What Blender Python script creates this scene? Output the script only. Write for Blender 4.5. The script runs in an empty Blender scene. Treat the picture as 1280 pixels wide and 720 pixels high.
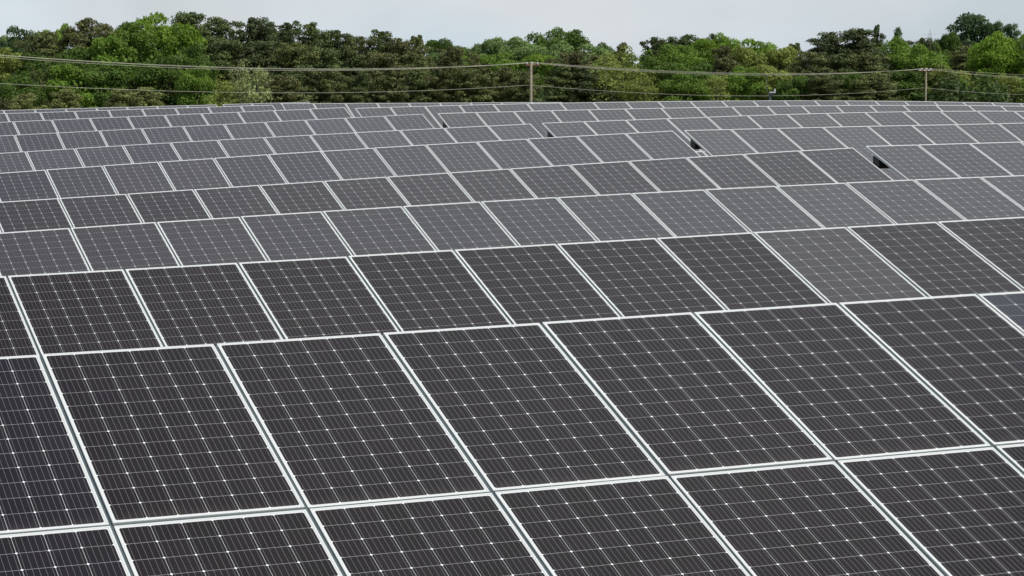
import bpy, bmesh, math, random
import numpy as np
from mathutils import Matrix, Vector, Euler
R_ = math.radians
random.seed(7)
rng = np.random.default_rng(7)
sc = bpy.context.scene
COL = sc.collection

# ------------------------------------------------------------------ camera, world, sun
CAMZ = 3.9
PITCH = R_(5.2)
FPX = 3141.0
cam = bpy.data.cameras.new('camera')
cam.sensor_width = 36.0
cam.lens = FPX / 1280 * 36
cam.clip_start = 0.1
cam.clip_end = 6000
camo = bpy.data.objects.new('camera', cam)
camo.location = (0, 0, CAMZ)
camo.rotation_euler = (math.pi / 2 - PITCH, 0, 0)
COL.objects.link(camo)
sc.camera = camo

SUN_EL = R_(54)
SUN_AZ_FROM = (0.86, -0.42)          # horizontal direction towards the sun (to the right of the camera)
w = bpy.data.worlds.new('World')
sc.world = w
w.use_nodes = True
nt = w.node_tree
for n in list(nt.nodes):
    nt.nodes.remove(n)
out = nt.nodes.new('ShaderNodeOutputWorld')
bg = nt.nodes.new('ShaderNodeBackground')
bg.inputs['Strength'].default_value = 0.1
sky = nt.nodes.new('ShaderNodeTexSky')
sky.sky_type = 'NISHITA'
sky.sun_disc = False
sky.sun_elevation = SUN_EL
sky.sun_rotation = math.atan2(SUN_AZ_FROM[0], SUN_AZ_FROM[1])
sky.dust_density = 3.0
sky.air_density = 1.0
tc = nt.nodes.new('ShaderNodeTexCoord')
def wmath(op, a, b=None, clamp=False):
    n = nt.nodes.new('ShaderNodeMath'); n.operation = op; n.use_clamp = clamp
    for k, v in enumerate((a, b)):
        if v is None: continue
        if isinstance(v, (int, float)): n.inputs[k].default_value = v
        else: nt.links.new(v, n.inputs[k])
    return n.outputs[0]
def wmap(v, a, b, c, d):
    n = nt.nodes.new('ShaderNodeMapRange'); n.interpolation_type = 'SMOOTHSTEP'
    nt.links.new(v, n.inputs[0])
    for k, q in enumerate((a, b, c, d)): n.inputs[k + 1].default_value = q
    return n.outputs[0]
def wnoise(scale, stretch, detail=5):
    mp = nt.nodes.new('ShaderNodeMapping'); mp.inputs['Scale'].default_value = (1, 1, stretch)
    nt.links.new(tc.outputs['Generated'], mp.inputs['Vector'])
    nz = nt.nodes.new('ShaderNodeTexNoise')
    nz.inputs['Scale'].default_value = scale; nz.inputs['Detail'].default_value = detail
    nz.inputs['Distortion'].default_value = 0.4
    nt.links.new(mp.outputs['Vector'], nz.inputs['Vector'])
    return nz.outputs['Fac']
sx = nt.nodes.new('ShaderNodeSeparateXYZ'); nt.links.new(tc.outputs['Generated'], sx.inputs[0])
# thin high cloud: dense towards the horizon, broken higher up, one unseen bank added high in the north for the panels to mirror
lowveil = wmap(sx.outputs[2], 0.45, 0.66, 0.90, 0.22)
bank_dir = Vector((math.sin(R_(8)) * math.cos(R_(44)), math.cos(R_(8)) * math.cos(R_(44)), math.sin(R_(44))))
dt = nt.nodes.new('ShaderNodeVectorMath'); dt.operation = 'DOT_PRODUCT'
nt.links.new(tc.outputs['Generated'], dt.inputs[0]); dt.inputs[1].default_value = bank_dir
bank = wmap(dt.outputs['Value'], math.cos(R_(14)), math.cos(R_(5)), 0.0, 0.52)
brk = wmap(wnoise(3.2, 1.6), 0.34, 0.66, -0.14, 0.14)
vf = wmath('ADD', wmath('ADD', lowveil, bank), brk, True)
cc = nt.nodes.new('ShaderNodeMix'); cc.data_type = 'RGBA'
nt.links.new(wmap(wnoise(5.0, 3.0), 0.38, 0.62, 0.0, 1.0), cc.inputs[0])
cc.inputs[6].default_value = (6.3, 7.25, 7.95, 1); cc.inputs[7].default_value = (7.3, 7.75, 8.1, 1)
veil = nt.nodes.new('ShaderNodeMix'); veil.data_type = 'RGBA'
nt.links.new(vf, veil.inputs[0])
nt.links.new(sky.outputs['Color'], veil.inputs[6]); nt.links.new(cc.outputs[2], veil.inputs[7])
nt.links.new(veil.outputs[2], bg.inputs['Color'])
nt.links.new(bg.outputs['Background'], out.inputs['Surface'])

sl = bpy.data.lights.new('sun', 'SUN')
sl.energy = 4.2
sl.angle = R_(1.5)
sl.color = (1.0, 0.955, 0.88)
so = bpy.data.objects.new('sun', sl)
so.rotation_euler = Vector((SUN_AZ_FROM[0] * math.cos(SUN_EL) / math.hypot(*SUN_AZ_FROM),
                            SUN_AZ_FROM[1] * math.cos(SUN_EL) / math.hypot(*SUN_AZ_FROM),
                            math.sin(SUN_EL))).to_track_quat('Z', 'Y').to_euler()
COL.objects.link(so)
sc.view_settings.view_transform = 'Standard'
sc.view_settings.look = 'None'
sc.view_settings.exposure = 0.0
sc.view_settings.gamma = 1.0

# ------------------------------------------------------------------ helpers
def new_mat(name):
    m = bpy.data.materials.new(name)
    m.use_nodes = True
    return m, m.node_tree, m.node_tree.nodes['Principled BSDF']

def math_node(t, op, a, b=None, c=None):
    n = t.nodes.new('ShaderNodeMath')
    n.operation = op
    for k, v in enumerate((a, b, c)):
        if v is None:
            continue
        if isinstance(v, (int, float)):
            n.inputs[k].default_value = v
        else:
            t.links.new(v, n.inputs[k])
    return n.outputs[0]

def mixc(t, fac, a, b):
    n = t.nodes.new('ShaderNodeMix')
    n.data_type = 'RGBA'
    if isinstance(fac, (int, float)):
        n.inputs[0].default_value = fac
    else:
        t.links.new(fac, n.inputs[0])
    for k, v in ((6, a), (7, b)):
        if isinstance(v, tuple):
            n.inputs[k].default_value = (*v, 1)
        else:
            t.links.new(v, n.inputs[k])
    return n.outputs[2]

def noise(t, vec, scale, detail=3, rough=0.5):
    n = t.nodes.new('ShaderNodeTexNoise')
    n.inputs['Scale'].default_value = scale
    n.inputs['Detail'].default_value = detail
    n.inputs['Roughness'].default_value = rough
    t.links.new(vec, n.inputs['Vector'])
    return n.outputs['Fac']

def tag(o, label=None, cat=None, group=None, kind=None):
    if label: o['label'] = label
    if cat: o['category'] = cat
    if group: o['group'] = group
    if kind: o['kind'] = kind
    return o

def empty(name, loc):
    o = bpy.data.objects.new(name, None)
    o.location = loc
    o.empty_display_size = 0.3
    COL.objects.link(o)
    return o

def mesh_from(name, verts, faces, mat, smooth=False):
    me = bpy.data.meshes.new(name)
    me.from_pydata([tuple(v) for v in verts], [], faces)
    me.materials.append(mat)
    if smooth:
        me.polygons.foreach_set('use_smooth', [True] * len(me.polygons))
    me.update()
    return me

def link(name, me, parent=None):
    o = bpy.data.objects.new(name, me)
    COL.objects.link(o)
    if parent is not None:
        o.parent = parent
    return o

class MB:
    """collects boxes and tubes for ONE mesh"""
    def __init__(s):
        s.v = []; s.f = []
    def box(s, x0, x1, y0, y1, z0, z1, M=None):
        b = len(s.v)
        for z in (z0, z1):
            for (x, y) in ((x0, y0), (x1, y0), (x1, y1), (x0, y1)):
                p = Vector((x, y, z))
                s.v.append(M @ p if M else p)
        for q in ((3, 2, 1, 0), (4, 5, 6, 7), (0, 1, 5, 4), (1, 2, 6, 5), (2, 3, 7, 6), (3, 0, 4, 7)):
            s.f.append([b + k for k in q])
    def tube(s, pts, rad, n=6, cap=True):
        pts = [Vector(p) for p in pts]
        if isinstance(rad, (int, float)):
            rad = [rad] * len(pts)
        base = len(s.v)
        for i, p in enumerate(pts):
            a = pts[max(0, i - 1)]; c = pts[min(len(pts) - 1, i + 1)]
            d = (c - a).normalized()
            u = d.cross(Vector((0, 0, 1)))
            if u.length < 1e-3: u = d.cross(Vector((1, 0, 0)))
            u.normalize(); v = d.cross(u)
            for k in range(n):
                t = 2 * math.pi * k / n
                s.v.append(p + (u * math.cos(t) + v * math.sin(t)) * rad[i])
        for i in range(len(pts) - 1):
            for k in range(n):
                a = base + i * n + k; b = base + i * n + (k + 1) % n
                s.f.append([a, b, b + n, a + n])
        if cap:
            s.f.append([base + k for k in range(n)][::-1])
            s.f.append([base + (len(pts) - 1) * n + k for k in range(n)])
    def mesh(s, name, mat, smooth=False):
        return mesh_from(name, s.v, s.f, mat, smooth)
    def build(s, name, mat, parent=None, smooth=False):
        return link(name, s.mesh(name, mat, smooth), parent)

# ------------------------------------------------------------------ materials
PW, PH = 0.992, 1.9627           # one panel
PITCH_X = 1.012                  # panel pitch along a row
PY = 1.9827                      # panel pitch down the slope
CELL = 0.1594

def math_vec(t, X, sx, Y, sy):
    c = t.nodes.new('ShaderNodeCombineXYZ')
    t.links.new(math_node(t, 'MULTIPLY', X, sx), c.inputs[0]); t.links.new(math_node(t, 'MULTIPLY', Y, sy), c.inputs[1])
    return c.outputs[0]

def cell_material():
    m, t, p = new_mat('solar_glass')
    tcn = t.nodes.new('ShaderNodeTexCoord')
    sp = t.nodes.new('ShaderNodeSeparateXYZ')
    t.links.new(tcn.outputs['Object'], sp.inputs[0])
    X, Y = sp.outputs[0], sp.outputs[1]
    mx = (PW - 6 * CELL) / 2; my = (PH - 12 * CELL) / 2
    cx = math_node(t, 'DIVIDE', math_node(t, 'SUBTRACT', X, mx), CELL)
    cy = math_node(t, 'DIVIDE', math_node(t, 'SUBTRACT', math_node(t, 'MULTIPLY', Y, -1.0), my), CELL)
    def inside(c, n):
        a = math_node(t, 'GREATER_THAN', c, 0.0)
        b = math_node(t, 'LESS_THAN', c, float(n))
        return math_node(t, 'MULTIPLY', a, b)
    ins = math_node(t, 'MULTIPLY', inside(cx, 6), inside(cy, 12))
    dx = math_node(t, 'ABSOLUTE', math_node(t, 'SUBTRACT', math_node(t, 'FRACT', cx), 0.5))
    dy = math_node(t, 'ABSOLUTE', math_node(t, 'SUBTRACT', math_node(t, 'FRACT', cy), 0.5))
    gx = math_node(t, 'GREATER_THAN', dx, 0.5 - 0.0068)
    gy = math_node(t, 'GREATER_THAN', dy, 0.5 - 0.0095)
    dia = math_node(t, 'GREATER_THAN', math_node(t, 'ADD', dx, dy), 1.0 - 0.056)
    bb = math_node(t, 'LESS_THAN', math_node(t, 'ABSOLUTE', math_node(t, 'SUBTRACT',
         math_node(t, 'FRACT', math_node(t, 'MULTIPLY', cx, 5.0)), 0.5)), 0.022)
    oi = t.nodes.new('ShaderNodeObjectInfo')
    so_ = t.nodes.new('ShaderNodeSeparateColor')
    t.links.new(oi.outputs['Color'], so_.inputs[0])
    sheen, blue = so_.outputs[0], so_.outputs[1]
    # each cell cut from its own wafer: a little lighter or darker, bluer or browner
    comb = t.nodes.new('ShaderNodeCombineXYZ')
    t.links.new(math_node(t, 'FLOOR', cx), comb.inputs[0])
    t.links.new(math_node(t, 'FLOOR', cy), comb.inputs[1])
    t.links.new(math_node(t, 'MULTIPLY', oi.outputs['Random'], 57.0), comb.inputs[2])
    wn = t.nodes.new('ShaderNodeTexWhiteNoise')
    t.links.new(comb.outputs[0], wn.inputs['Vector'])
    cellc = mixc(t, wn.outputs['Value'], (0.0088, 0.0046, 0.0056), (0.0130, 0.0078, 0.0088))
    blotch = t.nodes.new('ShaderNodeMapRange')
    t.links.new(noise(t, tcn.outputs['Object'], 3.1, 3, 0.55), blotch.inputs[0])
    blotch.inputs[1].default_value = 0.38; blotch.inputs[2].default_value = 0.62
    cellc = mixc(t, math_node(t, 'MULTIPLY', blotch.outputs[0], 0.5), cellc, (0.0078, 0.0066, 0.0030))
    cellc = mixc(t, blue, cellc, (0.014, 0.024, 0.046))  # blue sky reflection painted into the cell colour
    # sky reflection painted into the colour as an uneven pale film
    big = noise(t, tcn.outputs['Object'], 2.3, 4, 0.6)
    sheen_fac = math_node(t, 'MULTIPLY', math_node(t, 'MULTIPLY', sheen, 0.40), math_node(t, 'ADD', 0.75, math_node(t, 'MULTIPLY', big, 0.5)))
    sheen_fac.node.use_clamp = True
    cellc = mixc(t, sheen_fac, cellc, (0.262, 0.246, 0.250))
    # grime collected along the lower frame edge, with short runs up the glass
    run = noise(t, math_vec(t, X, 26.0, Y, 2.0), 1.0, 3, 0.6)
    edge = t.nodes.new('ShaderNodeMapRange'); edge.interpolation_type = 'SMOOTHSTEP'
    t.links.new(math_node(t, 'ADD', math_node(t, 'MULTIPLY', Y, -1.0), math_node(t, 'MULTIPLY', run, 0.16)), edge.inputs[0])
    edge.inputs[1].default_value = PH - 0.04; edge.inputs[2].default_value = PH + 0.07; edge.inputs[3].default_value = 0; edge.inputs[4].default_value = 0.05
    cellc = mixc(t, edge.outputs[0], cellc, (0.26, 0.23, 0.19))
    # fine lines
    c1 = mixc(t, bb, cellc, (0.165, 0.165, 0.17))
    c2 = mixc(t, gy, c1, (0.24, 0.24, 0.26))
    c3 = mixc(t, gx, c2, (0.40, 0.42, 0.43))
    c4 = mixc(t, dia, c3, (0.66, 0.69, 0.71))
    c5 = mixc(t, ins, (0.52, 0.54, 0.54), c4)
    t.links.new(c5, p.inputs['Base Color'])
    fine = noise(t, tcn.outputs['Object'], 160, 2, 0.6)
    t.links.new(math_node(t, 'ADD', 0.17, math_node(t, 'MULTIPLY', sheen, 0.22)), p.inputs['Roughness'])
    t.links.new(math_node(t, 'ADD', 1.24, math_node(t, 'MULTIPLY', sheen, 1.15)), p.inputs['IOR'])
    bp = t.nodes.new('ShaderNodeBump')
    bp.inputs['Strength'].default_value = 0.12
    bp.inputs['Distance'].default_value = 0.0006
    t.links.new(fine, bp.inputs['Height'])
    t.links.new(bp.outputs[0], p.inputs['Normal'])
    return m

def metal(name, col, rough, metallic, nscale=30, amp=0.12):
    m, t, p = new_mat(name)
    tcn = t.nodes.new('ShaderNodeTexCoord')
    nf = noise(t, tcn.outputs['Object'], nscale, 4, 0.6)
    a = tuple(c * (1 - amp) for c in col); b = tuple(min(1, c * (1 + amp)) for c in col)
    t.links.new(mixc(t, nf, a, b), p.inputs['Base Color'])
    p.inputs['Roughness'].default_value = rough
    p.inputs['Metallic'].default_value = metallic
    return m

M_CELL = cell_material()
M_FRAME = metal('anodised_frame', (0.56, 0.585, 0.585), 0.42, 0.15, 8, 0.05)
M_GALV = metal('galvanised_steel', (0.075, 0.10, 0.11), 0.6, 0.3, 20, 0.15)
M_JOINT_SHADE = metal('joint_shade_strip', (0.062, 0.085, 0.092), 0.7, 0.2, 20, 0.15)  # dark tone standing in for the shade inside the panel joints
M_BACK = metal('white_backsheet', (0.6, 0.6, 0.6), 0.6, 0.0, 5, 0.05)

def ground_material():
    m, t, p = new_mat('grass_and_dirt')
    tcn = t.nodes.new('ShaderNodeTexCoord')
    a = noise(t, tcn.outputs['Object'], 0.35, 6, 0.65)
    b = noise(t, tcn.outputs['Object'], 7.0, 5, 0.7)
    c = mixc(t, b, (0.035, 0.055, 0.018), (0.09, 0.10, 0.04))
    r = t.nodes.new('ShaderNodeValToRGB')
    r.color_ramp.elements[0].position = 0.5; r.color_ramp.elements[1].position = 0.62
    t.links.new(a, r.inputs[0])
    t.links.new(mixc(t, r.outputs[0], c, (0.17, 0.13, 0.09)), p.inputs['Base Color'])
    p.inputs['Roughness'].default_value = 0.95
    bp = t.nodes.new('ShaderNodeBump'); bp.inputs['Distance'].default_value = 0.05
    t.links.new(b, bp.inputs['Height']); t.links.new(bp.outputs[0], p.inputs['Normal'])
    return m
M_GROUND = ground_material()

def leaf_material(name, trans=0.35):
    """colour comes from the tree (object colour), each leaf spray a little different (corner attribute)"""
    m, t, p = new_mat(name)
    oi = t.nodes.new('ShaderNodeObjectInfo')
    at = t.nodes.new('ShaderNodeAttribute'); at.attribute_name = 'tone'
    sp = t.nodes.new('ShaderNodeSeparateColor'); t.links.new(at.outputs['Color'], sp.inputs[0])
    hs = t.nodes.new('ShaderNodeHueSaturation')
    t.links.new(oi.outputs['Color'], hs.inputs['Color'])
    t.links.new(math_node(t, 'ADD', 0.488, math_node(t, 'MULTIPLY', sp.outputs[1], 0.024)), hs.inputs['Hue'])
    t.links.new(math_node(t, 'ADD', 0.6, math_node(t, 'MULTIPLY', sp.outputs[0], 0.8)), hs.inputs['Value'])
    t.links.new(hs.outputs[0], p.inputs['Base Color'])
    p.inputs['Roughness'].default_value = 0.6
    p.inputs['Specular IOR Level'].default_value = 0.25
    tr = t.nodes.new('ShaderNodeBsdfTranslucent')
    t.links.new(hs.outputs[0], tr.inputs['Color'])
    mx = t.nodes.new('ShaderNodeMixShader'); mx.inputs[0].default_value = trans
    t.links.new(p.outputs[0], mx.inputs[1]); t.links.new(tr.outputs[0], mx.inputs[2])
    t.links.new(mx.outputs[0], t.nodes['Material Output'].inputs['Surface'])
    return m
M_LEAF = leaf_material('broad_leaves', 0.35)
M_NEEDLE = leaf_material('pine_needles', 0.12)
M_BARK = metal('bark', (0.10, 0.085, 0.07), 0.9, 0.0, 3, 0.4)
M_POLE = metal('weathered_pole_wood', (0.195, 0.17, 0.13), 0.85, 0.0, 4, 0.25)
M_ARM = metal('brown_crossarm_wood', (0.22, 0.11, 0.08), 0.85, 0.0, 6, 0.2)
M_PORC = metal('porcelain', (0.55, 0.56, 0.57), 0.25, 0.0, 6, 0.05)
M_WIRE = metal('aluminium_wire', (0.34, 0.33, 0.28), 0.55, 0.2, 2, 0.15)
M_DARK = metal('dark_housing', (0.03, 0.03, 0.032), 0.6, 0.0, 6, 0.1)
M_TOWER = metal('tower_steel', (0.42, 0.44, 0.46), 0.6, 0.2, 2, 0.1)

# ------------------------------------------------------------------ solar arrays: poses recovered for every row
def rod(wv):
    th = np.linalg.norm(wv) + 1e-15; k = np.array(wv) / th
    K = np.array([[0, -k[2], k[1]], [k[2], 0, -k[0]], [-k[1], k[0], 0]])
    return np.eye(3) + np.sin(th) * K + (1 - np.cos(th)) * K @ K
BASE = rod(np.array([-1.1264, -.2833, -.2532]))
cp, sp_ = math.cos(PITCH), math.sin(PITCH)
def to_world(X):                 # surveyed frame (x right, y down, z forward) to world metres
    return np.array([X[0], X[2] * cp - X[1] * sp_, CAMZ - X[1] * cp - X[2] * sp_])
ROWS = {
    '1': (7, (-0.00064, 0.00007, -0.00106, -0.18779, 0.02680, 14.20299, 0.01111, 0.19001, -0.00568)),
    '2': (11, (0.01783, -0.01877, 0.00126, -0.20107, -0.00463, 21.35427, 0.01883, 0.06404, -0.03322)),
    '3': (13, (0.01057, -0.00884, -0.00359, -0.17589, -0.02565, 29.04216, 0.12815, -0.00460, -0.01758)),
    '4': (14, (0.01472, -0.00014, -0.01772, -0.18048, -0.03578, 36.89923, 0.04343, 0.05506, -0.00054)),
    '4b': (4, (0.01615, -0.03839, 0.01570, 0.14047, -0.05642, 41.62248, -0.07780, 0.02087, 0.00496)),
    '5': (13, (0.02454, -0.00077, -0.01343, -0.18560, -0.04792, 44.37125, 0.08512, -0.01025, -0.01751)),
    '5b': (8, (0.01782, -0.01918, 0.02116, 0.06835, -0.06286, 48.67600, 0.02484, 0.00199, 0.03034)),
    '6': (12, (-0.00377, 0.01904, -0.01747, -0.19355, -0.05498, 51.99175, 0.06759, -0.04064, 0.00351)),
    '6b': (13, (0.01824, -0.01308, 0.01274, 0.01180, -0.06635, 55.53647, 0.19740, 0.15314, 0.01857)),
    '7': (11, (-0.00488, 0.03447, -0.01851, -0.19804, -0.06087, 59.59095, 0.00974, 0.02877, -0.00444)),
    '7b': (17, (0.04018, -0.01387, 0.03280, -0.02958, -0.07041, 62.29459, 0.12553, 0.05090, 0.00913)),
    '8': (10, (0.01616, 0.00217, -0.00314, -0.19853, -0.06634, 66.21366, -0.00643, -0.05424, 0.01641)),
    '8b': (22, (0.02949, -0.01740, 0.03591, -0.06235, -0.07355, 68.86536, 0.13294, 0.01191, 0.00059)),
    '9': (9, (0.01995, -0.00297, 0.00606, -0.20155, -0.06946, 73.74504, 0.02691, 0.13047, 0.00766)),
    '9b': (8, (0.00156, 0.04638, 0.03127, -0.09195, -0.07341, 77.09719, -0.01659, 0.01935, 0.00122)),
    '10': (8, (-0.00172, -0.00398, 0.00368, -0.20252, -0.07070, 81.46682, 0.00059, 0.06732, 0.00000)),
    '10b': (3, (-0.00172, -0.00398, 0.00368, -0.11525, -0.07310, 84.6, 0.0, 0.0, 0.0)),
}
# first and last joint (joint i to i+1 is one panel column)
SPAN = {'1': (-3, 9), '2': (-3, 13), '3': (-3, 15), '4': (-3, 13), '4b': (0, 6), '5': (-3, 12), '5b': (0, 10),
        '6': (-3, 11), '6b': (0, 15), '7': (-3, 10), '7b': (0, 19), '8': (-3, 9), '8b': (0, 24), '9': (-3, 8),
        '9b': (0, 9), '10': (-3, 7), '10b': (0, 3)}
LAB = {
 '1': 'nearest solar array, two rows of large dark panels filling the bottom of the view',
 '2': 'second array from the camera, near black panels with one paler grey panel towards the right',
 '3': 'third array from the camera, mid grey panels running unbroken across the whole view',
 '4': 'fourth array from the camera, left part, brownish grey panels ending at the rightmost dark gap',
 '4b': 'fourth array from the camera, right part, starting beyond the rightmost and largest dark gap',
 '5': 'fifth array from the camera, left part, its right end at the gap right of centre',
 '5b': 'fifth array from the camera, right part, starting at the gap with white rails',
 '6': 'sixth array from the camera, left part, ending at the small gap below the nearer pole',
 '6b': 'sixth array from the camera, right part, starting below and right of the nearer pole',
 '7': 'seventh array from the camera, left part, ending at the gap left of the pole',
 '7b': 'seventh array from the camera, right part, starting at the gap left of the pole',
 '8': 'eighth array from the camera, left part, ending a third of the way across',
 '8b': 'array forming the long crest line of the hill across the right part',
 '9': 'ninth array at far left, a thin band of panels ending left of centre',
 '9b': 'short far array on the crest left of the pole, only its top strip showing',
 '10': 'farthest array at upper left, a thin sliver with its right end against the trees',
 '10b': 'small far sliver of array starting where the farthest left one stops',
}
# sky reflection painted as a pale film and blue tint, per row
SHEEN = {'1': (0.01, 0.03), '2': (0.035, 0.0), '3': (0.24, 0.10), '4': (0.19, 0.0), '4b': (0.26, 0.15), '5': (0.28, 0.15),
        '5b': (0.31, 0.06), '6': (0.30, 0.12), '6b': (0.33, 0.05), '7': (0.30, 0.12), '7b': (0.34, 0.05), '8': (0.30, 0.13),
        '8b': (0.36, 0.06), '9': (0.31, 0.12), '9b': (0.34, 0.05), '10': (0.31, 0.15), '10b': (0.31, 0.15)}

def row_pos(n):
    N, p = ROWS[n]
    Rm = rod(np.array(p[:3])) @ BASE
    t = np.array([p[3] * p[5], p[4] * p[5], p[5]])
    lim = (0 - N / 2) / 10., (N - 1 - N / 2) / 10.
    def pos(i, b):
        a = (i - N / 2) / 10.
        ac = min(max(a, lim[0]), lim[1])
        off = p[6] * ac * ac + p[7] * ac ** 3 + (a - ac) * (2 * p[6] * ac + 3 * p[7] * ac * ac)
        tw = p[8] * ac
        v = Rm[:, 1] * np.cos(tw) + Rm[:, 2] * np.sin(tw)
        return Vector(to_world(Rm @ np.array([i * PITCH_X, 0, off]) + t + v * b))
    return pos

# terrain heights follow the arrays, then fall away behind the crest
SURV = []
for n in ROWS:
    pos = row_pos(n)
    for i in range(SPAN[n][0], SPAN[n][1] + 1, 2):
        a = pos(i, 0.0); b = pos(i, 3.97)
        mid = (a + b) / 2
        SURV.append((mid.x, mid.y, mid.z - 1.75))
SURV = np.array(SURV)
def smooth(t):
    t = max(0.0, min(1.0, t)); return t * t * (3 - 2 * t)
def ground_z(x, y):
    d2 = (SURV[:, 0] - x) ** 2 + (SURV[:, 1] - y) ** 2
    dm = d2.min()
    wgt = np.exp(-(d2 - dm) / (2 * 5.5 ** 2))
    z = float((wgt * SURV[:, 2]).sum() / wgt.sum())
    t = smooth((y - 0.15 * abs(x) * 0 - 92) / 130.0)
    far = CAMZ - 11.5
    return z * (1 - t) + far * t
xs = sorted(set([-900, -600, -400, -300, -220, -160] + list(range(-120, 121, 4)) + [160, 220, 300, 400, 600, 900]))
ys = sorted(set([-400, -200, -100, -50, -20] + list(range(-8, 120, 3)) + list(range(120, 400, 12)) + [450, 600, 900, 1400, 2200]))
V = []; Fc = []
for y in ys:
    for x in xs:
        h = ground_z(x, y)
        h += 0.10 * math.sin(x * 0.31 + y * 0.17) * math.sin(y * 0.23)
        V.append((x, y, h))
for j in range(len(ys) - 1):
    for i in range(len(xs) - 1):
        a = j * len(xs) + i
        Fc.append((a, a + 1, a + 1 + len(xs), a + len(xs)))
g = link('ground', mesh_from('ground', V, Fc, M_GROUND, True))
tag(g, kind='structure')

# shared panel meshes (origin at the panel's upper left corner, x along the row, -y down the slope)
LIP = 0.0115
mb = MB(); mb.box(LIP, PW - LIP, -PH + LIP, -LIP, -0.007, -0.0015)
ME_GLASS = mb.mesh('solar_panel', M_CELL)
mb = MB()
def bevel_bar(mb, x0, x1, y0, y1):
    mb.box(x0, x1, y0, y1, -0.040, 0.0)
bevel_bar(mb, 0, PW, -LIP, 0); bevel_bar(mb, 0, PW, -PH, -PH + LIP)
mb.box(0, LIP, -PH + LIP, -LIP, -0.040, 0.0); mb.box(PW - LIP, PW, -PH + LIP, -LIP, -0.040, 0.0)
mb.box(LIP, PW - LIP, -PH + LIP, -PH + LIP + 0.02, -0.040, -0.038); mb.box(LIP, PW - LIP, -LIP - 0.02, -LIP, -0.040, -0.038)
ME_FRAME = mb.mesh('frame', M_FRAME)
mb = MB(); mb.box(-0.03, 0.03, -2 * PY + 0.05, -0.03, -0.085, -0.043)
mb.box(-0.0075, 0.0075, -2 * PY + 0.045, -0.012, -0.042, -0.009)  # narrow rib added to darken the gap between panel columns like shade
ME_RAIL = mb.mesh('rail', M_GALV)
def frame_matrix(o, ux, vdown):
    X = ux.normalized(); Y = (-vdown); Y = (Y - X * Y.dot(X)).normalized(); Z = X.cross(Y)
    M = Matrix((X, Y, Z)).transposed().to_4x4(); M.translation = o
    return M

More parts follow.
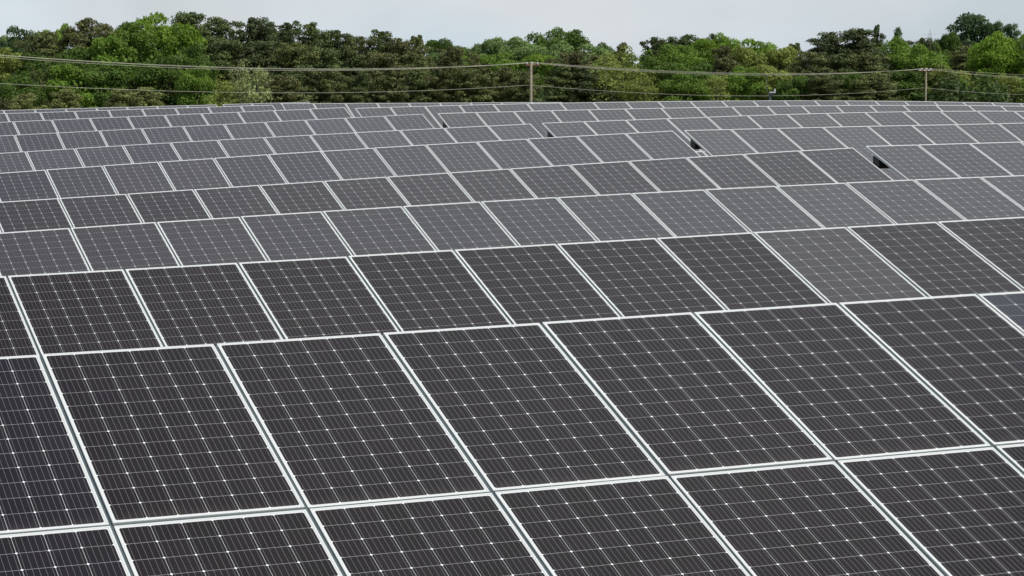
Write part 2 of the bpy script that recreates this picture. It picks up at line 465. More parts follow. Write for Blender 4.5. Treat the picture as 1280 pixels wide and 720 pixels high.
for n in ROWS:
    pos = row_pos(n)
    i0, i1 = SPAN[n]
    mid = pos((i0 + i1) / 2, 2.0)
    base = Vector((mid.x, mid.y, ground_z(mid.x, mid.y)))
    root = empty('solar_array', base)
    tag(root, LAB[n], 'solar array', 'rows of solar arrays across the hill')
    inv = Matrix.Translation(base).inverted()
    sheen, blue = SHEEN[n]
    r2 = random.Random('row' + n)
    for i in range(i0, i1):
        a = pos(i, 0); b = pos(i + 1, 0); c = pos(i + .5, 1.0) - pos(i + .5, 0)
        M = frame_matrix(a, b - a, c)
        for k in (0, 1):
            jit = Euler((R_(r2.gauss(0, 0.08)), R_(r2.gauss(0, 0.08)), 0)).to_matrix().to_4x4()
            L = inv @ M @ Matrix.Translation((0.010, -k * PY, r2.gauss(0, 0.001))) @ jit
            pn = link('solar_panel', ME_GLASS, root); pn.matrix_local = L
            dd = sheen * (1 + r2.gauss(0, 0.07)); bl = max(0, blue * (1 + r2.gauss(0, 0.25)))  # painted pale and blue sky reflection, varied per panel
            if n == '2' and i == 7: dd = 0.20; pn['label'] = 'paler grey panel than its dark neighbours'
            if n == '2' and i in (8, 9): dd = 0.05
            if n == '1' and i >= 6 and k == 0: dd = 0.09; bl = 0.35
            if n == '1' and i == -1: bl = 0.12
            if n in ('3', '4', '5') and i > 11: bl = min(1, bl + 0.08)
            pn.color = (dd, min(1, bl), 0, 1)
            fr = link('frame', ME_FRAME, pn)
    for i in range(i0, i1 + 1):
        a = pos(i, 0); c = pos(i, 1.0) - a
        b = pos(i + .5, 0) - pos(i - .5, 0)
        M = frame_matrix(a, b, c)
        sh = 0.25 if i == i0 else (-0.25 if i == i1 else 0.0)
        rl = link('rail', ME_RAIL, root); rl.matrix_local = inv @ M @ Matrix.Translation((sh, 0, 0))
    if n in ('4b', '5b', '6b', '7b', '8b'):
        q = pos(0.02, 0.27); ux = (pos(1, 0) - pos(0, 0)); a = math.atan2(ux.y, ux.x)
        M = Matrix.Translation(q - base) @ Matrix.Rotation(a, 4, 'Z')
        mbb = MB(); mbb.box(0.10, 0.66, 0.0, 0.20, -0.27, -0.075, M)
        bx = mbb.build('inverter_box', M_DARK, root)
        for xx in (0.22, 0.55):
            mbb = MB(); mbb.box(xx, xx + 0.03, 0.202, 0.22, -0.28, -0.06, M); mbb.build('bracket', M_GALV, bx)
    # dark strip added in the joint between upper and lower panels to paint its shade
    mbb = MB()
    for i in range(i0, i1):
        a = pos(i, 0); M = frame_matrix(a, pos(i + 1, 0) - a, pos(i + .5, 1.0) - pos(i + .5, 0))
        mbb.box(0.0105, 1.0015, -PY + 0.003, -PH - 0.003, -0.012, -0.0035, inv @ M)
    mbb.build('joint_shade', M_JOINT_SHADE, root)
    # two long beams along the row under the rails, and the posts
    for bb_ in (1.0, 2.95):
        mbb = MB()
        pts = [pos(i0 + .35, bb_)] + [pos(i, bb_) for i in range(i0 + 1, i1)] + [pos(i1 - .35, bb_)]
        nrm = frame_matrix(pos(0, 0), pos(1, 0) - pos(0, 0), pos(0, 1) - pos(0, 0)).to_3x3().col[2]
        pts = [inv @ (p - nrm * (0.125 if bb_ != 1.98 else 0.075)) for p in pts]
        mbb.tube(pts, 0.05 if bb_ != 1.98 else 0.03, 4)
        mbb.build('beam', M_GALV, root)
    for i in range(i0, i1 + 1):
        if (i - i0) % 3 != 1: continue
        for bb_ in (1.0, 2.95):
            q = pos(i, bb_); gz = ground_z(q.x, q.y) - 0.3
            mbb = MB(); mbb.box(-0.05, 0.05, -0.06, 0.06, gz - base.z, q.z - 0.14 - base.z,
                                Matrix.Translation((q.x - base.x, q.y - base.y, 0)))
            mbb.build('post', M_GALV, root)

# ------------------------------------------------------------------ trees
def leaf_mesh(name, centers, normals, sizes, tone, mat, aspect=1.0, jitter=0.7, extra=None):
    """one small four-cornered leaf spray per centre, as one crown mesh"""
    n = len(centers)
    nr = normals + rng.normal(0, jitter, (n, 3)); nr /= np.linalg.norm(nr, axis=1)[:, None]
    a = np.cross(nr, rng.normal(0, 1, (n, 3))); a /= np.linalg.norm(a, axis=1)[:, None]
    b = np.cross(nr, a)
    s = sizes[:, None]
    k = rng.uniform(.6, 1.25, (4, n, 1))
    P = np.stack([centers - a * s * k[0] - b * s * aspect * .3, centers + b * s * aspect * k[1] - a * s * .2,
                  centers + a * s * k[2] + b * s * aspect * .2, centers - b * s * aspect * k[3] + nr * s * .3], 1).reshape(-1, 3)
    me = bpy.data.meshes.new(name)
    me.vertices.add(4 * n); me.vertices.foreach_set('co', P.ravel())
    me.loops.add(4 * n); me.loops.foreach_set('vertex_index', np.arange(4 * n, dtype=np.int32))
    me.polygons.add(n); me.polygons.foreach_set('loop_start', np.arange(n, dtype=np.int32) * 4)
    me.polygons.foreach_set('loop_total', np.full(n, 4, dtype=np.int32))
    me.update(calc_edges=True)
    at = me.color_attributes.new('tone', 'FLOAT_COLOR', 'CORNER')
    c = np.ones((n, 4, 4), dtype=np.float32)
    c[:, :, 0] = np.clip(tone + rng.normal(0, .12, n), 0, 1)[:, None]
    c[:, :, 1] = rng.uniform(0, 1, n)[:, None]
    at.data.foreach_set('color', c.ravel())
    me.materials.append(mat)
    return me

def broad_proto(seed, lobes=46, per=430, open_=0.0, leaf=0.135):
    """unit tree: height 1 scaled later from 14 m tall, 9 m wide"""
    global rng
    rng = np.random.default_rng(seed)
    H, W = 14.0, 9.0
    C = []; Nn = []; S = []; T = []
    tr = MB(); limb_ends = []
    lean = rng.normal(0, .25, 2)
    tr.tube([(0, 0, -0.5), (lean[0] * .3, lean[1] * .3, 3.5), (lean[0], lean[1], 7), (lean[0] * 1.6, lean[1] * 1.6, 11)],
            [.30, .24, .16, .06], 7)
    for L in range(lobes):
        # irregular crown: main mass plus a few outlying boughs
        ph = rng.uniform(0, 2 * math.pi); u = rng.uniform(-0.75, 1.0)
        rr = math.sqrt(max(0, 1 - abs(u) ** 2.2)) * rng.uniform(.55, 1.02)
        cz = 8.2 + u * 4.6 + rng.normal(0, .3)
        amp = 1 + .22 * math.sin(2 * ph + seed) + .14 * math.sin(3 * ph + 2 * seed)
        cx = math.cos(ph) * rr * (W / 2 - .9) * amp; cy = math.sin(ph) * rr * (W / 2 - .9) * amp
        r = rng.uniform(.65, 1.35) * (1 - open_ * .35)
        limb_ends.append((cx, cy, cz))
        m = int(per * (r / 1.0) ** 2 * (1 - open_ * .5))
        d = rng.normal(0, 1, (m, 3)); d /= np.linalg.norm(d, axis=1)[:, None]
        d[:, 2] = np.where((d[:, 2] < -.2) & (rng.random(m) < .6), -d[:, 2], d[:, 2])
        rad = r * (rng.uniform(0.6, 1.05, m) ** .5)[:, None] * np.array([1.15, 1.15, .8])
        bump = 1 + .22 * np.sin(d[:, :1] * 9 + L) * np.cos(d[:, 1:2] * 8 + 2 * L)
        C.append(np.array([cx, cy, cz]) + d * rad * bump); Nn.append(d)
        S.append(rng.uniform(.6, 1.25, m) * leaf)
        T.append(np.full(m, np.clip(rng.normal(.5, .16), .15, .85)))
    # inner foliage and lower skirt so that the crown is not hollow
    m = int(1500 * (1 - open_))
    if m > 0:
        d = rng.normal(0, 1, (m, 3)); d /= np.linalg.norm(d, axis=1)[:, None]
        C.append(np.array([0, 0, 7.6]) + d * (rng.random((m, 1)) ** .4) * np.array([W * .34, W * .34, 4.8])); Nn.append(d)
        S.append(rng.uniform(.9, 1.5, m) * leaf * 1.3); T.append(np.full(m, .4))
    for e in limb_ends[::3]:
        st = Vector((lean[0] * .8, lean[1] * .8, max(3.2, e[2] - 4.0))); en = Vector(e)
        md = (st + en) / 2 + Vector((0, 0, .35))
        tr.tube([st, md, en], [.09, .06, .02], 5)
    return (tr.mesh('trunk', M_BARK, True),
            leaf_mesh('crown', np.concatenate(C), np.concatenate(Nn), np.concatenate(S), np.concatenate(T), M_LEAF, .8, .55))

def pine_proto(seed, slim=1.0, cone=0.0):
    global rng
    rng = np.random.default_rng(seed)
    H, W = 14.0, 7.6 * slim
    C = []; Nn = []; S = []; T = []
    tr = MB()
    lean = rng.normal(0, .3, 2)
    def axis(z): return np.array([lean[0] * (z / H) ** 1.5, lean[1] * (z / H) ** 1.5, z])
    tr.tube([tuple(axis(z) if z > 0 else (0, 0, -.5)) for z in (0, 4, 8, 11, 13.4)], [.26, .21, .14, .08, .02], 7)
    def tuft(q, r, m, tone):
        d = rng.normal(0, 1, (m, 3)); d /= np.linalg.norm(d, axis=1)[:, None]
        flip = (d[:, 2] < -.1) & (rng.random(m) < .65)
        d[:, 2] = np.where(flip, -d[:, 2], d[:, 2])
        C.append(q + d * r * (rng.uniform(.45, 1.05, (m, 1))) * np.array([1.2, 1.2, .72])); Nn.append(d)
        S.append(rng.uniform(.07, .13, m)); T.append(np.full(m, tone))
    p1_, p2_ = rng.uniform(0, 6.3, 2)
    z = 2.5
    while z < 13.3:
        f = (z - 2.5) / 11.2
        rnd = math.sqrt(max(0.0, 1 - ((f - .38) / .66) ** 2))
        env = rnd * (1 - cone) + max(0, 1 - f) ** .9 * cone
        nb = 3 + int(env * 3.5)
        for b in range(nb):
            ph = rng.uniform(0, 2 * math.pi)
            amp = 1 + .2 * math.sin(2 * ph + p1_ + z * .5) + .16 * math.sin(3 * ph + p2_ - z * .8)
            ln = max(.35, W / 2 * env * amp * rng.uniform(.6, 1.08))
            up = rng.uniform(.0, .5)
            p0 = axis(z); p1 = p0 + np.array([math.cos(ph) * ln, math.sin(ph) * ln, ln * up])
            if b % 2 == 0: tr.tube([tuple(p0), tuple((p0 + p1) / 2 + [0, 0, .05]), tuple(p1)], [.05, .035, .015], 4)
            k = max(1, int(ln * 1.3))
            tone = float(np.clip(rng.normal(.5, .17), .12, .9))
            for j in range(k):
                q = p0 + (p1 - p0) * (0.42 + .58 * (j + 1) / k) + rng.normal(0, .2, 3)
                tuft(q, rng.uniform(.42, .78), 150, tone)
        z += rng.uniform(.38, .62)
    for zz in np.arange(9.5, 13.9, .22):
        wr = .95 * (14.4 - zz) / 4.9 + .12
        for _k in range(2): tuft(axis(zz) + rng.normal(0, 1, 3) * np.array([wr * .55, wr * .55, .1]), rng.uniform(.42, .62) * (.55 + wr * .5), 85, float(np.clip(rng.normal(.5, .15), .2, .8)))
    m = 1100
    d = rng.normal(0, 1, (m, 3)); d /= np.linalg.norm(d, axis=1)[:, None]
    C.append(np.array([lean[0] * .4, lean[1] * .4, 7.6]) + d * (rng.random((m, 1)) ** .5) * np.array([W * .27, W * .27, 4.6])); Nn.append(d)
    S.append(rng.uniform(.2, .34, m)); T.append(np.full(m, .3))
    return (tr.mesh('trunk', M_BARK, True),
            leaf_mesh('crown', np.concatenate(C), np.concatenate(Nn), np.concatenate(S), np.concatenate(T), M_NEEDLE, .8, .6))

BROAD = [broad_proto(s) for s in (11, 12, 13, 14, 15)]
SPARSE = [broad_proto(s, 44, 150, .45, .14) for s in (21, 22)]
PINE = [pine_proto(s, 1.0, c) for s, c in ((31, .3), (32, .5), (33, .65), (34, .2), (36, .4))] + [pine_proto(35, .9, .85)]

GREEN = (0.120, 0.205, 0.026); BRIGHT = (0.155, 0.262, 0.026); YELL = (0.205, 0.255, 0.058); DEEP = (0.078, 0.138, 0.022)
FARG = (0.165, 0.250, 0.080); BLUEG = (0.060, 0.108, 0.040); OLIVE = (0.100, 0.122, 0.037); DPINE = (0.062, 0.086, 0.029)
BPINE = (0.098, 0.108, 0.036); YPINE = (0.145, 0.165, 0.052); PALE = (0.23, 0.275, 0.11); MIDP = (0.078, 0.108, 0.032)

# kind, picture column, row of the top, width, metres away, leaf colour, rank
TREES = [
 # skyline, left
 ('b', 3, 43, 44, 330, FARG, 0), ('b', 26, 31, 48, 325, BLUEG, 0), ('b', 58, 35, 36, 335, GREEN, 0), ('b', 80, 28, 28, 335, BRIGHT, 0),
 ('p', 60, 38, 60, 300, OLIVE, 0), ('p', 106, 21, 56, 300, BPINE, 0), ('p', 132, 28, 36, 305, BPINE, 0), ('b', 156, 25, 40, 310, DEEP, 0),
 ('b', 198, 14, 70, 290, BRIGHT, 0), ('b', 172, 27, 66, 284, GREEN, 0), ('b', 224, 26, 54, 280, BRIGHT, 0), ('b', 148, 42, 62, 280, GREEN, 1),
 ('p', 246, 13, 62, 300, MIDP, 0), ('p', 272, 20, 48, 305, MIDP, 0), ('p', 313, 20, 54, 300, DPINE, 0), ('p', 337, 32, 36, 305, MIDP, 0),
 ('b', 352, 34, 22, 320, BRIGHT, 0), ('p', 361, 25, 46, 300, DPINE, 0), ('p', 393, 27, 50, 300, MIDP, 0), ('p', 425, 36, 52, 300, MIDP, 0),
 ('p', 455, 44, 46, 300, OLIVE, 0), ('p', 478, 36, 48, 300, MIDP, 0), ('p', 500, 46, 40, 300, BPINE, 0), ('p', 523, 43, 42, 300, OLIVE, 0),
 # far green ridge behind the pole
 ('b', 556, 46, 60, 395, DEEP, 0), ('b', 582, 57, 56, 400, FARG, 0), ('b', 612, 44, 50, 395, FARG, 0), ('b', 637, 45, 54, 400, FARG, 0),
 ('b', 662, 50, 56, 400, FARG, 0), ('b', 690, 33, 66, 410, DEEP, 0), ('b', 713, 36, 50, 405, DEEP, 0), ('b', 690, 50, 60, 385, FARG, 0),
 ('b', 734, 54, 60, 400, FARG, 0), ('b', 758, 52, 50, 405, DEEP, 0), ('b', 548, 62, 60, 370, FARG, 1), ('b', 585, 66, 60, 370, BRIGHT, 1),
 ('b', 625, 64, 60, 370, GREEN, 1), ('b', 665, 66, 60, 370, BRIGHT, 1), ('b', 702, 70, 60, 370, GREEN, 1), ('p', 593, 66, 26, 335, BPINE, 1),
 ('p', 560, 56, 34, 345, BPINE, 1),
 # skyline, right
 ('p', 776, 52, 34, 380, BPINE, 0), ('p', 815, 45, 36, 375, DPINE, 0), ('p', 838, 45, 28, 380, DPINE, 0), ('p', 860, 42, 38, 375, DPINE, 0),
 ('p', 889, 41, 24, 380, DPINE, 0), ('b', 845, 52, 66, 350, GREEN, 0), ('b', 911, 40, 54, 360, BRIGHT, 0), ('b', 882, 46, 50, 360, BRIGHT, 0),
 ('b', 942, 47, 52, 360, BRIGHT, 0), ('b', 936, 55, 58, 340, YELL, 1), ('b', 972, 56, 60, 340, YELL, 0), ('b', 880, 60, 60, 338, GREEN, 1),
 ('p', 904, 56, 50, 335, BPINE, 1), ('p', 993, 53, 42, 345, OLIVE, 0), ('s', 765, 56, 92, 330, YELL, 0), ('s', 800, 60, 60, 332, GREEN, 1),
 ('p', 1036, 39, 56, 345, DPINE, 0), ('p', 1076, 34, 58, 345, DPINE, 0), ('p', 1095, 30, 17, 360, DPINE, 0), ('p', 1118, 33, 28, 370, BLUEG, 0),
 ('b', 1114, 44, 60, 355, GREEN, 0), ('p', 1148, 46, 34, 360, DPINE, 0), ('b', 1168, 50, 40, 365, DEEP, 0), ('b', 1142, 54, 56, 345, GREEN, 1),
 ('b', 1201, 14, 64, 375, BLUEG, 0), ('b', 1181, 37, 36, 370, DEEP, 0), ('b', 1236, 24, 46, 375, BLUEG, 0), ('p', 1258, 28, 28, 370, BLUEG, 0),
 ('b', 1240, 38, 66, 345, BRIGHT, 0), ('b', 1274, 36, 50, 345, BRIGHT, 0), ('p', 1211, 56, 58, 335, BPINE, 1), ('p', 1264, 60, 50, 335, BPINE, 1),
 # middle rank
 ('b', 14, 58, 56, 285, YELL, 1), ('b', 38, 64, 56, 283, DEEP, 1), ('b', 72, 62, 60, 282, DEEP, 1), ('b', 104, 58, 56, 280, DEEP, 1),
 ('s', 58, 76, 46, 268, OLIVE, 2), ('b', 90, 78, 62, 268, GREEN, 2), ('b', 128, 78, 56, 270, DEEP, 2), ('b', 165, 74, 66, 272, DEEP, 2),
 ('b', 205, 68, 70, 272, DEEP, 2), ('b', 240, 52, 50, 276, DEEP, 1), ('b', 246, 80, 46, 268, GREEN, 2), ('b', 20, 88, 60, 266, DEEP, 2),
 ('p', 286, 48, 56, 285, MIDP, 1), ('p', 330, 50, 56, 285, DPINE, 1), ('p', 372, 52, 56, 285, OLIVE, 1), ('p', 410, 58, 56, 285, MIDP, 1),
 ('p', 446, 62, 56, 285, MIDP, 1), ('p', 486, 64, 56, 285, BPINE, 1), ('p', 516, 64, 50, 290, OLIVE, 1),
 ('s', 316, 73, 56, 262, PALE, 2), ('s', 284, 92, 44, 262, YELL, 2), ('p', 345, 93, 56, 264, BPINE, 2), ('p', 384, 80, 50, 268, MIDP, 2),
 ('p', 418, 84, 52, 268, OLIVE, 2), ('p', 452, 86, 50, 268, MIDP, 2), ('p', 486, 84, 50, 268, OLIVE, 2), ('p', 518, 83, 50, 270, MIDP, 2),
 ('p', 548, 84, 48, 270, BPINE, 2), ('p', 578, 82, 50, 270, OLIVE, 2), ('p', 608, 84, 46, 270, OLIVE, 2), ('p', 636, 82, 46, 272, BPINE, 2),
 ('p', 655, 88, 40, 270, OLIVE, 2), ('p', 724, 62, 56, 318, BPINE, 1), ('p', 700, 78, 56, 315, MIDP, 2), ('p', 735, 84, 50, 315, DPINE, 2),
 ('s', 772, 76, 76, 316, YELL, 2), ('s', 806, 88, 50, 314, YELL, 2), ('b', 826, 70, 56, 322, DEEP, 1), ('b', 848, 90, 56, 314, GREEN, 2),
 ('b', 872, 78, 56, 318, DEEP, 2), ('s', 895, 92, 50, 314, YELL, 2), ('b', 928, 80, 60, 318, GREEN, 2), ('b', 962, 78, 56, 318, YELL, 2),
 ('b', 992, 92, 50, 314, DEEP, 2), ('p', 1010, 64, 56, 325, OLIVE, 1), ('p', 1048, 66, 56, 325, MIDP, 1), ('p', 1084, 64, 60, 325, OLIVE, 1),
 ('p', 1030, 92, 50, 314, OLIVE, 2), ('p', 1092, 92, 52, 314, OLIVE, 2), ('b', 1124, 66, 56, 330, GREEN, 1), ('b', 1158, 62, 60, 332, GREEN, 1),
 ('b', 1138, 86, 60, 316, DEEP, 2), ('b', 1180, 80, 50, 318, YELL, 2), ('s', 1218, 90, 56, 316, YELL, 2), ('b', 1196, 96, 46, 314, GREEN, 2),
 ('b', 1238, 66, 60, 328, DEEP, 1), ('s', 1256, 92, 60, 314, YELL, 2), ('b', 1284, 86, 56, 316, GREEN, 2), ('b', 1060, 88, 56, 316, DEEP, 2),
 # young trees in front
 ('y', 8, 121, 22, 238, BPINE, 3), ('y', 30, 115, 34, 238, YPINE, 3), ('y', 84, 110, 34, 238, YPINE, 3), ('y', 152, 110, 44, 238, YPINE, 3),
 ('y', 181, 108, 44, 240, YPINE, 3),
]
ORD = ['', 'second ', 'third ', 'fourth ', 'fifth ', 'sixth ', 'seventh ', 'eighth ', 'ninth ', 'tenth ', 'eleventh ', 'twelfth ', 'thirteenth ',
       'fourteenth ', 'fifteenth ', 'sixteenth ', 'seventeenth ', 'eighteenth ', 'nineteenth ', 'twentieth ']
LM = [(0, 'the left edge'), (663, 'the nearer utility pole'), (1156, 'the farther utility pole'), (1280, 'the right edge')]
def colour_word(c):
    return {FARG: 'fresh green', BLUEG: 'dark blue-green', GREEN: 'mid green', BRIGHT: 'bright green', OLIVE: 'olive', BPINE: 'brownish',
            DEEP: 'deep green', MIDP: 'dark green', DPINE: 'blackish green', YELL: 'yellow-green', YPINE: 'pale olive', PALE: 'pale grey-green'}[c]
WORD = {'b': 'broadleaf tree', 'p': 'pine', 's': 'thin-leaved tree', 'y': 'young pine'}
RANKW = ['on the skyline', 'mid-wood', 'low in front', 'just above the panels']
SPECIAL = {(198, 14): 'big bright green broadleaf tree, tallest crown of the left part of the wood',
           (246, 13): 'tall dark pine touching the big bright green tree on its right',
           (1201, 14): 'tallest tree at the right, dark blue-green open crown above the bright trees',
           (1095, 30): 'slim blackish conifer standing alone like a post above the skyline at right',
           (316, 73): 'pale grey-green half bare tree in front of dark pines, crossed by the wires',
           (690, 33): 'domed deep green tree, highest on the far ridge just right of the pole',
           (106, 21): 'brownish pointed pine left of the big bright green tree',
           (26, 31): 'dark round crown standing alone at the far left of the skyline'}
def tree_label(idx):
    k, px, ty, wd, D, c, rk = TREES[idx]
    if (px, ty) in SPECIAL: return SPECIAL[(px, ty)]
    same = [t for t in TREES if t[0] == k and t[5] == c and t[6] == rk and (t[1], t[2]) not in SPECIAL]
    if len(same) == 1:
        near = min(LM, key=lambda l: abs(px - l[0]))
        return '%s %s %s, near %s' % (colour_word(c), WORD[k], RANKW[rk], near[1])
    best = None
    for lx, nm in LM:
        right = px > lx
        if (lx == 0 and not right) or (lx == 1280 and right): continue
        cnt = sum(1 for t in same if (lx < t[1] < px) or (px < t[1] < lx))
        if best is None or cnt < best[0]: best = (cnt, nm, 'right' if right else 'left', lx)
    cnt, nm, sd, lx = best
    if lx in (0, 1280): return '%s %s %s, %sone from %s' % (colour_word(c), WORD[k], RANKW[rk], ORD[cnt] or 'first ', nm)
    return '%s %s %s, %sone %s of %s' % (colour_word(c), WORD[k], RANKW[rk], ORD[cnt] or 'first ', sd, nm)

r3 = random.Random(5)
def plant(kind, px, ty, wd, D, colr, label, group):
    if px > 1100 and D < 345: D += 24
    x = (px - 640) / FPX * D
    # the row of the top at this distance gives its height above the ground there
    ang = PITCH + math.atan((ty - 360) / FPX)
    ztop = CAMZ - math.tan(ang) * D
    gz = ground_z(x, D)
    hgt = ztop - gz
    wm = wd / FPX * D * (1.12 if kind in 'bs' else 1.34 if wd > 24 else 1.0)
    src = {'b': BROAD, 's': SPARSE, 'p': PINE, 'y': PINE[:2]}[kind]
    tm, cm = r3.choice(src)
    hx = np.empty(len(cm.vertices) * 3, dtype=np.float32); cm.vertices.foreach_get('co', hx); hx = hx.reshape(-1, 3)
    top = float(hx[:, 2].max()); wid = float(np.percentile(hx[:, 0], 99) - np.percentile(hx[:, 0], 1))
    root = empty({'b': 'broadleaf_tree', 's': 'broadleaf_tree', 'p': 'pine_tree', 'y': 'pine_tree'}[kind], (x, D, gz))
    sx = wm / wid; sz = hgt / top
    sx = max(sx, sz * .42)
    sy = min(max(sx, .7), 1.1)
    rz = r3.uniform(0, 6.28)
    a = link('trunk', tm, root); b = link('crown', cm, root)
    s = Matrix.Diagonal((sx, sy, sz, 1)) @ Matrix.Rotation(rz, 4, 'Z')
    a.matrix_local = s; b.matrix_local = s
    v = r3.uniform(.88, 1.12)
    b.color = (colr[0] * v, colr[1] * v, colr[2] * v, 1)
    tag(root, label, {'b': 'tree', 's': 'tree', 'p': 'pine tree', 'y': 'pine tree'}[kind], group)
for i, (k, px, ty, wd, D, c, rk) in enumerate(TREES):
    plant(k, px, ty, wd, D, c, tree_label(i), 'pines of the wood behind the arrays' if k in 'py' else 'broadleaf trees of the wood behind the arrays')

# undergrowth filling the wood's floor between the trunks
def undergrowth():
    global rng
    rng = np.random.default_rng(99)
    C = []; Nn = []; S = []; T = []
    for _ in range(520):
        x = rng.uniform(-75, 105)
        px = 640 + x / 300 * FPX
        y = (rng.uniform(275, 345) if px < 560 else rng.uniform(330, 400) if px < 740 else rng.uniform(322, 390))
        r = rng.uniform(1.8, 3.4); m = 260
        d = rng.normal(0, 1, (m, 3)); d /= np.linalg.norm(d, axis=1)[:, None]; d[:, 2] = abs(d[:, 2])
        z = CAMZ - 11.5 + rng.uniform(0, 6.0)
        C.append(np.array([x, y, z]) + d * r * np.array([1, 1, 1.5]) * rng.uniform(.6, 1, (m, 1))); Nn.append(d)
        S.append(rng.uniform(.22, .42, m)); T.append(np.full(m, rng.uniform(.1, .7)))
    return leaf_mesh('undergrowth', np.concatenate(C), np.concatenate(Nn), np.concatenate(S), np.concatenate(T), M_LEAF, .8, .6)
ug = link('undergrowth', undergrowth()); ug.color = (0.05, 0.085, 0.02, 1)
tag(ug, 'dark green undergrowth between the trunks of the wood', 'undergrowth', kind='stuff')

# ------------------------------------------------------------------ utility poles and lines
def pt(px, py, D):
    return Vector(((px - 640) / FPX * D, D, CAMZ - math.tan(PITCH + math.atan((py - 360) / FPX)) * D))
PL = pt(664, 78.5, 230); PR = pt(1155.7, 86, 300)
dirv = Vector((PR.x - PL.x, PR.y - PL.y, 0)); span = dirv.length; dirv.normalize(); perp = Vector((dirv.y, -dirv.x, 0))
PB = Vector((PL.x, PL.y, 0)) - dirv * 84; PB.z = PL.z + 1.75
PE = Vector((PR.x, PR.y, 0)) + dirv * 84; PE.z = PR.z - 1.0
OFFS = (-0.58, 0.05, 0.58)
def insul(mb, p):
    mb.tube([p, p + Vector((0, 0, .05)), p + Vector((0, 0, .12)), p + Vector((0, 0, .17)), p + Vector((0, 0, .22))], [.03, .065, .045, .06, .03], 8)
def pole(top, label, lean=0.0, double=False, rad=.155):
    gz = ground_z(top.x, top.y)
    root = empty('utility_pole', (top.x, top.y, gz)); tag(root, label, 'utility pole', 'poles carrying the power line')
    h = top.z - gz
    m = MB(); m.tube([(-lean, 0, -.6), (-lean * .4, 0, h * .5), (0, 0, h + .12)], [rad * 1.1, rad * .95, rad * .72], 10)
    m.build('shaft', M_POLE, root, True)
    for k, s in enumerate((-1, 1) if double else (1,)):
        m = MB(); o = dirv * (s * (.16 if double else .15))
        a = o - perp * .74 + Vector((0, 0, h - .22)); b = o + perp * .74 + Vector((0, 0, h - .22))
        m.tube([a, b], .075, 4); m.build('crossarm', M_ARM, root)
    m = MB()
    for s in (-1, 1):
        m.tube([Vector((0, 0, h - 1.0)) + dirv * .15, perp * (.6 * s) + Vector((0, 0, h - .28)) + dirv * .15], .025, 4)
    m.build('brace', M_GALV, root)
    for o in OFFS:
        if double:
            for s in (-1, 1):
                m = MB(); insul(m, dirv * (.16 * s) + perp * o + Vector((0, 0, h - .15))); m.build('insulator', M_PORC, root, True)
                m = MB(); q = perp * o + dirv * (.55 * s) + Vector((0, 0, h - .2))
                m.tube([q - dirv * (.35 * s), q - dirv * (.2 * s), q, q + dirv * (.12 * s)], [.02, .06, .055, .02], 8); m.build('insulator', M_PORC, root, True)
        else:
            m = MB(); insul(m, dirv * .15 + perp * o + Vector((0, 0, h - .15))); m.build('insulator', M_PORC, root, True)
    return root
pole(PL, 'weathered wooden utility pole with reddish crossarm, nearest the middle of the view', 0.09, False, .155)
pole(PR, 'thin wooden utility pole at right with doubled crossarms full of insulators', 0.0, True, .13)
pole(PB, 'wooden utility pole outside the left edge that carries the same wires')
pole(PE, 'wooden utility pole outside the right edge that carries the same wires')

def solve_span(A, B, D_known):
    """A to B horizontally fixed; returns sag (m)"""
def sagline(A, B, sag, n=28):
    return [A.lerp(B, t / n) - Vector((0, 0, 4 * sag * (t / n) * (1 - t / n))) for t in range(n + 1)]
def wire(offs, dz, sags, rad, label):
    P = [p + perp * offs + Vector((0, 0, dz_)) for p, dz_ in zip((PB, PL, PR, PE), dz)]
    pts = sagline(P[0], P[1], sags[0]) + sagline(P[1], P[2], sags[1])[1:] + sagline(P[2], P[3], sags[2])[1:]
    m = MB(); m.tube(pts, rad, 5)
    o = m.build('power_line', M_WIRE, None, True); tag(o, label, 'power line', 'wires of the power line')
wire(OFFS[0], (.02, .02, .02, .02), (1.36, .95, .9), .0145, 'upper wire tied to the left end of the crossarms')
wire(OFFS[1], (.02, .02, .02, .02), (1.20, .86, 1.1), .0145, 'upper wire tied beside the pole tops between two others')
wire(OFFS[2], (.02, .02, .02, .02), (1.26, .78, .6), .0145, 'upper wire tied to the right end of the crossarms')
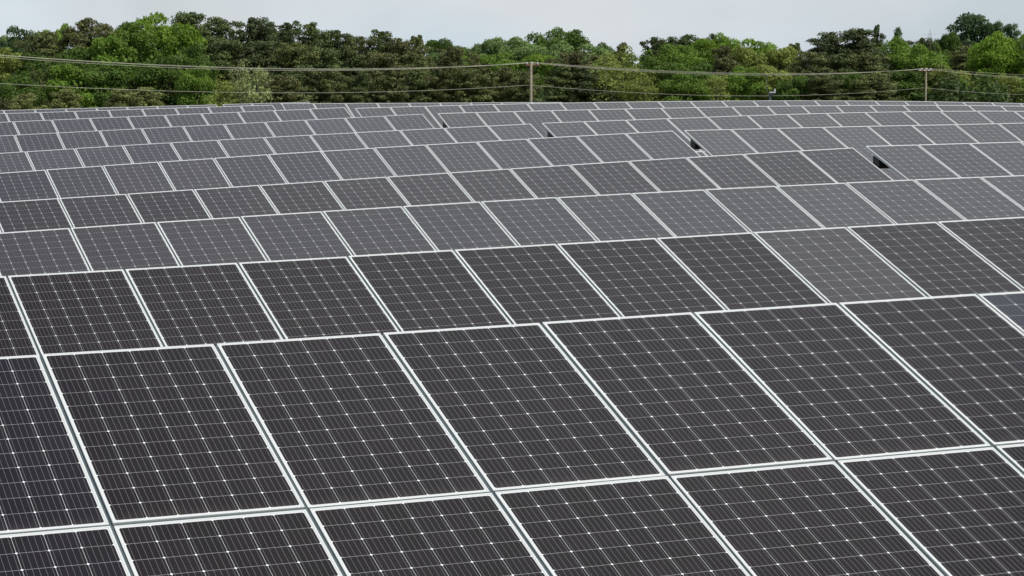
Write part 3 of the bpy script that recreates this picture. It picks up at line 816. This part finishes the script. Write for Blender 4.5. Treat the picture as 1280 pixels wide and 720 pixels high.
wire(-.2, (-2.0, -2.02, -2.25, -2.2), (1.10, .98, .9), .0145, 'single lower wire hanging well below the three upper ones')

# small sensor mast standing among the farthest arrays
mx_ = pt(962, 123, 84); mz = ground_z(mx_.x, mx_.y)
root = empty('weather_mast', (mx_.x, mx_.y, mz)); tag(root, 'small grey sensor mast with a pale bent arm above the crest panels', 'sensor mast')
def rel(px, py): return pt(px, py, 84) - Vector((mx_.x, mx_.y, mz))
m = MB(); m.tube([(0, 0, -.3), rel(962, 116.5)], .03, 8); m.build('shaft', M_GALV, root, True)
m = MB(); m.tube([rel(961.2, 115.6), rel(967.3, 115.6)], .022, 6); m.tube([rel(967.3, 116.2), rel(967.3, 110.8)], .03, 6); m.build('sensor_arm', M_PORC, root)
m = MB(); q = rel(963.8, 118); m.box(q.x - .05, q.x + .05, q.y - .06, q.y + .06, q.z - .06, q.z + .05); m.build('housing', M_DARK, root)
m = MB(); m.tube([rel(960.9, 122), rel(957.4, 110), rel(957.4, 93)], .009, 5); m.build('antenna', M_GALV, root)

# lattice tower far behind the wood
T0 = pt(1160, 36.5, 900); tz = ground_z(T0.x, T0.y)
root = empty('lattice_tower', (T0.x, T0.y, tz)); tag(root, 'faint grey lattice tower tip far behind the trees at right', 'lattice tower')
m = MB(); H = T0.z - tz
for a, b in ((-1, -1), (1, -1), (1, 1), (-1, 1)):
    m.tube([(a * 1.5, b * 1.5, 0), (a * .35, b * .35, H * .93), (0, 0, H)], .045, 4)
z = 0; s = 1
while z < H * .92:
    w0 = 1.5 - 1.15 * z / (H * .93); z2 = z + w0 * 1.6; w1 = 1.5 - 1.15 * z2 / (H * .93)
    for (a, b, c, d) in ((-1, -1, 1, -1), (1, -1, 1, 1), (1, 1, -1, 1), (-1, 1, -1, -1)):
        m.tube([(a * w0, b * w0, z), (c * w1, d * w1, z2)], .03, 4)
    z = z2
for zz in (H * .86, H * .92): m.tube([(-2.6, 0, zz), (2.0, 0, zz)], .05, 4)
m.build('lattice', M_TOWER, root)
